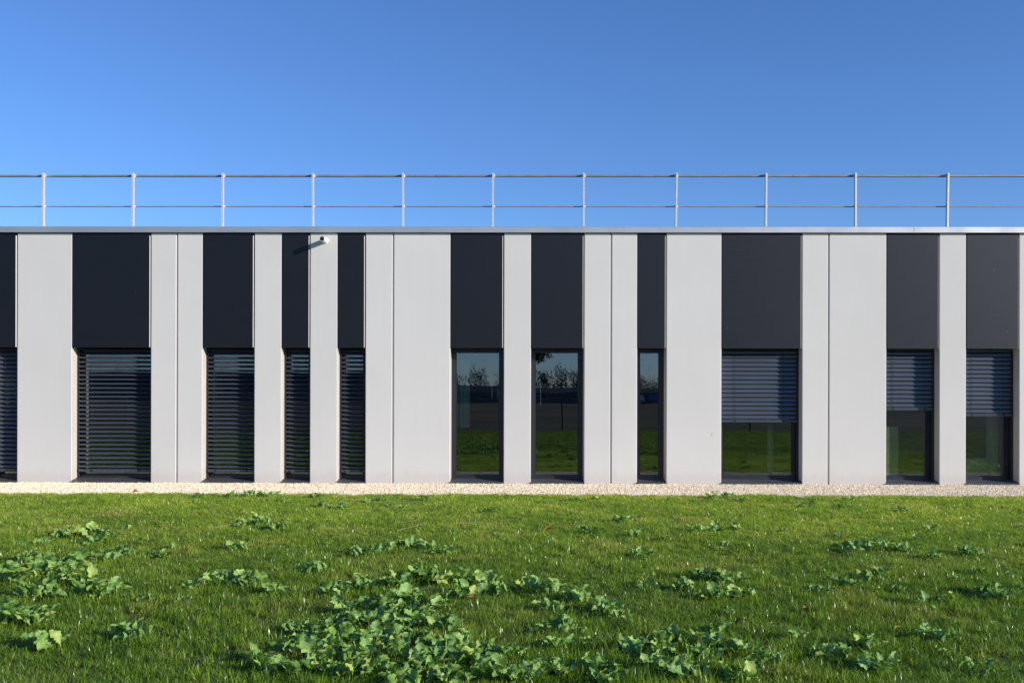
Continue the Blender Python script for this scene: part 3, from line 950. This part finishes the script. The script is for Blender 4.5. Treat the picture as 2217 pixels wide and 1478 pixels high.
# ---------------------------------------------------------------- litter on the lawn
def litter():
    rnd = random.Random(4)
    def curled(seed):
        r = random.Random(seed)
        m = MB()
        n = 7
        for i in range(n):
            t = i / (n - 1)
            w = .5 * math.sin(math.pi * (t * .92 + .05)) * (1 + .3 * math.sin(t * 14 + seed))
            for u in (-1, -.4, .4, 1):
                m.v.append((u * w, t - .5, .55 * abs(u) ** 1.6 * w + .35 * math.sin(t * 3 + seed) * .5 + .1))
        for i in range(n - 1):
            for k in range(3):
                a = i * 4 + k
                m.f.append((a, a + 1, a + 5, a + 4))
        return m
    L = [(-5.64, -1.76, .085, 'dead_leaf', 'curled brown dead leaf at the edge of the gravel strip'),
         (.29, -5.79, .07, 'dead_leaf', 'brown dead leaf standing in the mid lawn below the seventh window'),
         (-1.89, -9.64, .045, 'dead_leaf_red', 'reddish leaf scrap in the grass left of the big weed patch'),
         (-2.60, -8.12, .04, 'dead_leaf_red', 'reddish leaf scrap farther off in the left half of the lawn'),
         (-.34, -9.26, .055, 'dead_leaf_red', 'reddish leaf scrap lying within the big weed patch'),
         (1.36, -9.99, .05, 'dead_leaf', 'brown leaf scrap just behind the front right weed patch'),
         (1.87, -9.63, .05, 'dead_leaf', 'brown leaf scrap in open grass right of the front weed patches'),
         (2.42, -2.99, .06, 'dead_leaf_red', 'pale reddish leaf scrap near the gravel below the eighth window'),
         (-1.71, -10.51, .04, 'dead_leaf_red', 'reddish leaf scrap low in the foreground grass left of the weed patch')]
    for i, (x, y, s, mt, lb) in enumerate(L):
        o = curled(i).build('fallen_leaf', mt, smooth=True)
        o.location = (x, y, .045 if y < -2 else .012); o.scale = (s, s, s); o.rotation_euler = (rnd.uniform(-.3, .6), rnd.uniform(-.3, .3), rnd.uniform(0, 6))
        tag(o, lb, 'leaf', 'dead leaves on the ground')
    fl = empty('yellow_flower', (2.26, -10.20, .01))
    tag(fl, 'tiny orange-yellow flower in the right foreground grass', 'flower')
    MB().tube((0, 0, 0), (.004, 0, .06), .0016, .0012, 6).build('stem', 'grass_blade', fl)
    for k in range(5):
        a = k * 1.2566
        m = MB()
        m.v = [(0, 0, .06), (.010 * math.cos(a - .5), .010 * math.sin(a - .5), .067), (.020 * math.cos(a), .020 * math.sin(a), .066), (.010 * math.cos(a + .5), .010 * math.sin(a + .5), .067), (.010 * math.cos(a), .010 * math.sin(a), .062)]
        m.f = [(0, 1, 4), (1, 2, 4), (2, 3, 4), (3, 0, 4)]
        m.build('petal', 'yellow_petal', fl)
    T = [(-3.26, -5.80, .30, .1, 'straw', 'pale dry stalk lying flat in the left half of the lawn'),
         (-1.30, -5.35, .24, .15, 'straw', 'pale dry stalk left of two lying in the mid lawn'),
         (-.64, -5.34, .34, -.05, 'straw', 'longest pale dry stalk in the middle of the lawn'),
         (-1.27, -5.99, .26, .3, 'straw', 'pale dry stalk nearest the camera in the mid lawn'),
         (4.78, -4.23, .20, 1.2, 'twig_dark', 'thin dark twig sticking up on the right far lawn'),
         (4.43, -6.91, .20, 1.3, 'twig_dark', 'thin dark twig sticking up beside weeds at the right edge'),
         (.08, -3.97, .15, .9, 'twig_dark', 'short dark twig leaning up in the middle far lawn'),
         (5.32, -3.55, .16, -.7, 'twig_dark', 'short dark twig leaning left on the right far lawn'),
         (-5.03, -5.37, .16, 1.0, 'twig_dark', 'thin dark twig leaning up among the left lawn grass')]
    for x, y, ln, up, mt, lb in T:
        m = MB()
        p = Vector((0, 0, 0))
        d = Vector((math.cos(up), rnd.uniform(-.3, .3), abs(math.sin(up))))
        k = 5
        for i in range(k):
            q = p + (d + Vector((rnd.uniform(-.2, .2), rnd.uniform(-.2, .2), rnd.uniform(-.12, .12)))) * ln / k
            m.tube(p, q, .0035 * (1 - i / k * .6), .0035 * (1 - (i + 1) / k * .6), 5, cap=(i == k - 1))
            p = q
        o = m.build('dry_stalk' if mt == 'straw' else 'twig', mt)
        o.location = (x, y, .055 if mt == 'straw' else .01)
        tag(o, lb, 'stalk' if mt == 'straw' else 'twig', 'dry stalks and twigs on the lawn')

litter()

# ---------------------------------------------------------------- things seen through the glass
def indoors():
    def carton(x, y, z, w, d, h, lb):
        root = empty('carton', (x, y, z))
        MB().box(-w / 2, w / 2, -d / 2, d / 2, 0, h).build('box', 'carton', root)
        MB().box(-w / 2 - .002, w / 2 + .002, -d / 2 - .002, d / 2 + .002, h * .985, h + .004).build('lid', 'carton', root)
        tag(root, lb, 'box', 'cartons stored behind the right-hand windows')
    x = 6.10
    carton(x, .57, .046, .44, .40, .34, 'bottom carton of the stack inside the tenth window')
    carton(x + .01, .57, .391, .43, .40, .34, 'middle carton of the stack inside the tenth window')
    carton(x, .57, .736, .44, .40, .20, 'top carton of the stack inside the tenth window')
    carton(7.62, .56, .046, .34, .36, .36, 'single pale carton standing inside the eleventh window')
    def curtain(x0, x1, y, z0, z1, lb):
        m = MB()
        n = 28
        for i in range(n + 1):
            t = i / n
            yy = y + .022 * math.sin(t * 26) + .01 * math.sin(t * 9)
            xx = x0 + (x1 - x0) * t
            m.v += [(xx, yy, z0), (xx, yy, z1), (xx, yy + .004, z0), (xx, yy + .004, z1)]
        for i in range(n):
            a = 4 * i
            m.f += [(a, a + 4, a + 5, a + 1), (a + 2, a + 3, a + 7, a + 6)]
        o = m.build('curtain', 'curtain', smooth=True)
        tag(o, lb, 'curtain', 'pale curtains drawn aside behind the glass')
    curtain(-1.14, -.86, .55, .9, 2.05, 'pale short curtain inside the sixth window at its left edge')
    curtain(7.86, 8.05, .52, .05, 2.4, 'pale curtain drawn to the right edge inside the eleventh window')
    curtain(4.18, 4.28, .55, .05, 2.4, 'narrow pale curtain inside the wide ninth window near its right')

indoors()

# ---------------------------------------------------------------- behind the camera, mirrored in the glass
def foliage(m, c, rx, rz, n, size, rnd):
    for _ in range(n):
        while True:
            u = Vector((rnd.uniform(-1, 1), rnd.uniform(-1, 1), rnd.uniform(-1, 1)))
            if .15 < u.length < 1: break
        k = 1 + .35 * math.sin(u.x * 5 + u.z * 4) + .2 * math.sin(u.y * 7)
        p = Vector(c) + Vector((u.x * rx * k, u.y * rx * k, u.z * rz))
        a = Vector((rnd.gauss(0, 1), rnd.gauss(0, 1), rnd.gauss(0, 1))).normalized()
        b = a.orthogonal().normalized()
        s = size * rnd.uniform(.6, 1.4)
        o = len(m.v)
        m.v += [tuple(p - a * s), tuple(p + b * s * .5), tuple(p + a * s), tuple(p - b * s * .5)]
        m.f.append((o, o + 1, o + 2, o + 3))

def tree(name, x, y, h, cr, czh, label, seed, mat='tree_leaf', n=900, size=.35, bare=0.0, trunk_h=.3, group='trees mirrored in the window glass'):
    rnd = random.Random(seed)
    root = empty(name, (x, y, -.03))
    m = MB()
    m.tube((0, 0, 0), (.02 * h, 0, h * .45), h * .018, h * .012, 8)
    m.tube((.02 * h, 0, h * .45), (0, .01 * h, h * .9), h * .012, h * .003, 7)
    for k in range(11):
        t = rnd.uniform(trunk_h, .8)
        a = rnd.uniform(0, 6.28)
        l = cr * rnd.uniform(.6, 1.0)
        p0 = Vector((.01 * h, 0, h * t)); p1 = p0 + Vector((math.cos(a) * l * .6, math.sin(a) * l * .6, l * .35)); p2 = p1 + Vector((math.cos(a + .3) * l * .4, math.sin(a + .3) * l * .4, l * .35))
        m.tube(p0, p1, h * .006, h * .004, 6); m.tube(p1, p2, h * .004, h * .0012, 5)
        for _ in range(5 if bare else 2):
            q = p2 + Vector((rnd.uniform(-.4, .4), rnd.uniform(-.4, .4), rnd.uniform(.1, .5))) * l
            m.tube(p1.lerp(p2, rnd.random()), q, h * .002, h * .0006, 4)
    m.build('trunk', 'bark', root)
    c = MB()
    for k in range(7):
        a = rnd.uniform(0, 6.28); q = rnd.uniform(.1, .6) * cr
        foliage(c, (q * math.cos(a), q * math.sin(a), h * czh[0] + (czh[1] - czh[0]) * h * rnd.random()), cr * .55, h * (czh[1] - czh[0]) * .3, n // 7, size, rnd)
    c.build('crown', mat, root)
    tag(root, label, 'tree', group)

def backdrop():
    # young tree just behind the camera; only its lowest twigs reach into the seventh window
    tree('young_tree', .45, -21.6, 4.4, 1.0, (.60, .95), 'nearby small tree whose low twigs show mirrored atop the seventh window', 9, 'tree_leaf_brown', 6500, .05, trunk_h=.5)
    far = [(-12.5, -172, 7.5, 4.0, 'tree_leaf'), (-8.2, -178, 9.0, 3.2, 'tree_leaf_brown'), (-3.2, -175, 8.5, 3.4, 'tree_leaf_brown'), (4.8, -182, 8.6, 2.4, 'tree_leaf'),
           (8.2, -184, 10.0, 2.1, 'tree_leaf_brown'), (11.6, -186, 8.8, 2.3, 'tree_leaf'), (24.5, -180, 7.6, 4.2, 'tree_leaf_brown'),
           (-46, -176, 8, 5, 'tree_leaf'), (-62, -180, 9, 5, 'tree_leaf'), (48, -178, 8, 5, 'tree_leaf_brown'), (66, -182, 9, 6, 'tree_leaf')]
    lab = ['dark round tree mirrored at the left of the sixth window', 'bare brownish tree mirrored in the sixth window left of its middle', 'feathery brown tree mirrored at the right of the sixth window',
           'dark slim tree mirrored in the middle of the seventh window', 'tall feathery poplar mirrored in the seventh window', 'dark tree mirrored at the right of the seventh window', 'brownish tree mirrored low in the eighth window',
           'dark tree mirrored between the slats of the third window', 'dark tree mirrored between the slats of the second window', 'brown tree beyond the field mirrored behind the ninth window blind', 'tall tree beyond the field mirrored behind the tenth window blind']
    for i, (x, y, h, cr, mt) in enumerate(far):
        tree('distant_tree', x, y, h * .80, cr * .72, (.30, .88), lab[i], 60 + i, mt, 1000, .11, bare=1)
    rw = random.Random(77)
    wm = MB()
    x = -130.0
    while x < 130:
        h = 4.9 + 1.1 * math.sin(x * .21) + .8 * math.sin(x * .53 + 1) + rw.uniform(-.5, .9)
        foliage(wm, (x, -190 + rw.uniform(-4, 4), h * .5), 1.9, h * .55, 130, .24, rw)
        for _ in range(3):
            xx = x + rw.uniform(-1.2, 1.2)
            wm.tube((xx, -190, 0), (xx + rw.uniform(-.3, .3), -190, h + rw.uniform(.2, 1.6)), .07, .02, 4)
        x += 1.25
    tag(wm.build('far_wood', 'tree_leaf_brown'), 'dark far treeline mirrored along the horizon in the windows', 'trees', kind='stuff')
    def shed(x0, x1, y, hw, hr, lb, wall='shed_wall'):
        root = empty('low_building', ((x0 + x1) / 2, y, -.03))
        w = (x1 - x0) / 2
        MB().box(-w, w, -6, 0, 0, hw).build('wall', wall, root)
        MB().prism([(-6.4, hw + .002), (.4, hw + .002), (-3, hw + hr)], 'x', -w - .3, w + .3).build('roof', 'shed_roof', root)
        n = max(2, int(w * 2 / 4))
        for k in range(n):
            cx = -w + (k + .5) * 2 * w / n
            wi = MB().box(cx - .6, cx + .6, .003, .05, .9, hw - .5).build('window', 'car_glass', root)
            MB().box(cx - .7, cx + .7, .003, .08, .82, .895).build('sill', 'white_coat', wi)
        tag(root, lb, 'building', 'low buildings mirrored in the window glass')
    shed(-22, -.6, -167, 2.0, 1.3, 'low dark-roofed building mirrored across the sixth window')
    shed(1.2, 13, -165, 1.9, 1.0, 'low blue-walled building mirrored across the seventh window')
    shed(16, 34, -169, 1.9, 1.0, 'low dark building mirrored in the eighth window')
    shed(-62, -56, -150, 2.2, .8, 'small pale building mirrored between slats of the left windows', 'white_coat')
    shed(-95, -26, -172, 3.4, 2.4, 'long dark building mirrored between slats of the left windows')
    shed(40, 80, -168, 2.4, 1.8, 'long low building mirrored toward the right-hand windows')
    for i, x in enumerate((-5.1, -4.05)):
        root = empty('feather_banner', (x, -158, -.03))
        MB().tube((0, 0, 0), (0, 0, 3.4), .03, .02, 6).build('pole', 'fence_green', root)
        m = MB()
        for k in range(9):
            t = k / 8
            w = .30 * math.sin(math.pi * (t * .93 + .04)) + .02
            m.v += [(.0 - w * .5, -.02, .5 + 2.8 * t), (w * .5, .02, .5 + 2.8 * t)]
        m.f = [(2 * k, 2 * k + 1, 2 * k + 3, 2 * k + 2) for k in range(8)]
        m.build('flag', 'white_coat', root)
        tag(root, 'slim white banner mirrored in the sixth window, %s of the pair' % ('left' if i == 0 else 'right'), 'banner', 'banners mirrored in the sixth window')
    lp = empty('lamp_post', (2.75, -120, -.03))
    MB().tube((0, 0, 0), (0, 0, 2.9), .07, .05, 8).build('pole', 'white_coat', lp)
    MB().tube((0, 0, 2.88), (-1.4, 0, 2.6), .05, .05, 8).build('arm', 'white_coat', lp)
    MB().box(-1.9, -1.3, -.12, .12, 2.5, 2.6).build('lamp_head', 'white_coat', lp)
    tag(lp, 'pale lamp post mirrored at the left of the seventh window', 'lamp post')
    # wire mesh fence at the end of the lawn
    root = empty('wire_fence', (0, -22.5, -.03))
    tag(root, 'green wire mesh fence mirrored as thin lines in the clear windows', 'fence')
    for k in range(-7, 8):
        x = 1.65 + k * 2.5
        MB().box(x - .025, x + .025, -.025, .025, 0, 1.35).build('post', 'fence_green', root)
        if k < 7:
            m = MB()
            for j in range(1, 7):
                zz = j * .2
                m.box(x + .026, x + 2.474, -.003, .003, zz - .003, zz + .003)
            for j in range(1, 25):
                xx = x + j * .1
                m.box(xx - .002, xx + .002, .0035, .0075, .04, 1.3)
            m.build('mesh_panel', 'fence_green', root)
    # two cars parked at the far side of the field
    for i, (x, mt, lb) in enumerate(((21.6, 'car_silver', 'silver car mirrored small in the eighth window'), (24.4, 'car_blue', 'blue car mirrored small at the right of the eighth window'))):
        root = empty('parked_car', (x, -163, -.03))
        root.rotation_euler = (0, 0, R(90 + 8 * i))
        prof = [(.30, -2.05), (.30, 2.05), (.62, 2.1), (.82, 1.9), (.92, .95), (1.38, .25), (1.44, -.6), (1.36, -1.35), (.98, -1.95), (.60, -2.1)]
        m = MB()
        m.prism(prof, 'y', -.82, .82)
        m.build('body', mt, root)
        MB().prism([(.95, -1.6), (.95, .8), (1.33, .2), (1.38, -.6), (1.31, -1.25)], 'y', -.835, .835).build('side_window', 'car_glass', root)
        for wx in (-1.3, 1.3):
            for wy in (-.84, .68):
                w = MB().tube((wx, wy, .32), (wx, wy + .16, .32), .32, seg=16).build('wheel', 'rubber', root)
                MB().tube((wx, wy - .01, .32), (wx, wy + .17, .32), .19, seg=12).build('rim', 'car_silver', w)
        tag(root, lb, 'car', 'cars mirrored in the eighth window')

backdrop()

# ---------------------------------------------------------------- render settings
scene.render.engine = 'CYCLES'
scene.cycles.max_bounces = 10
scene.cycles.transparent_max_bounces = 16
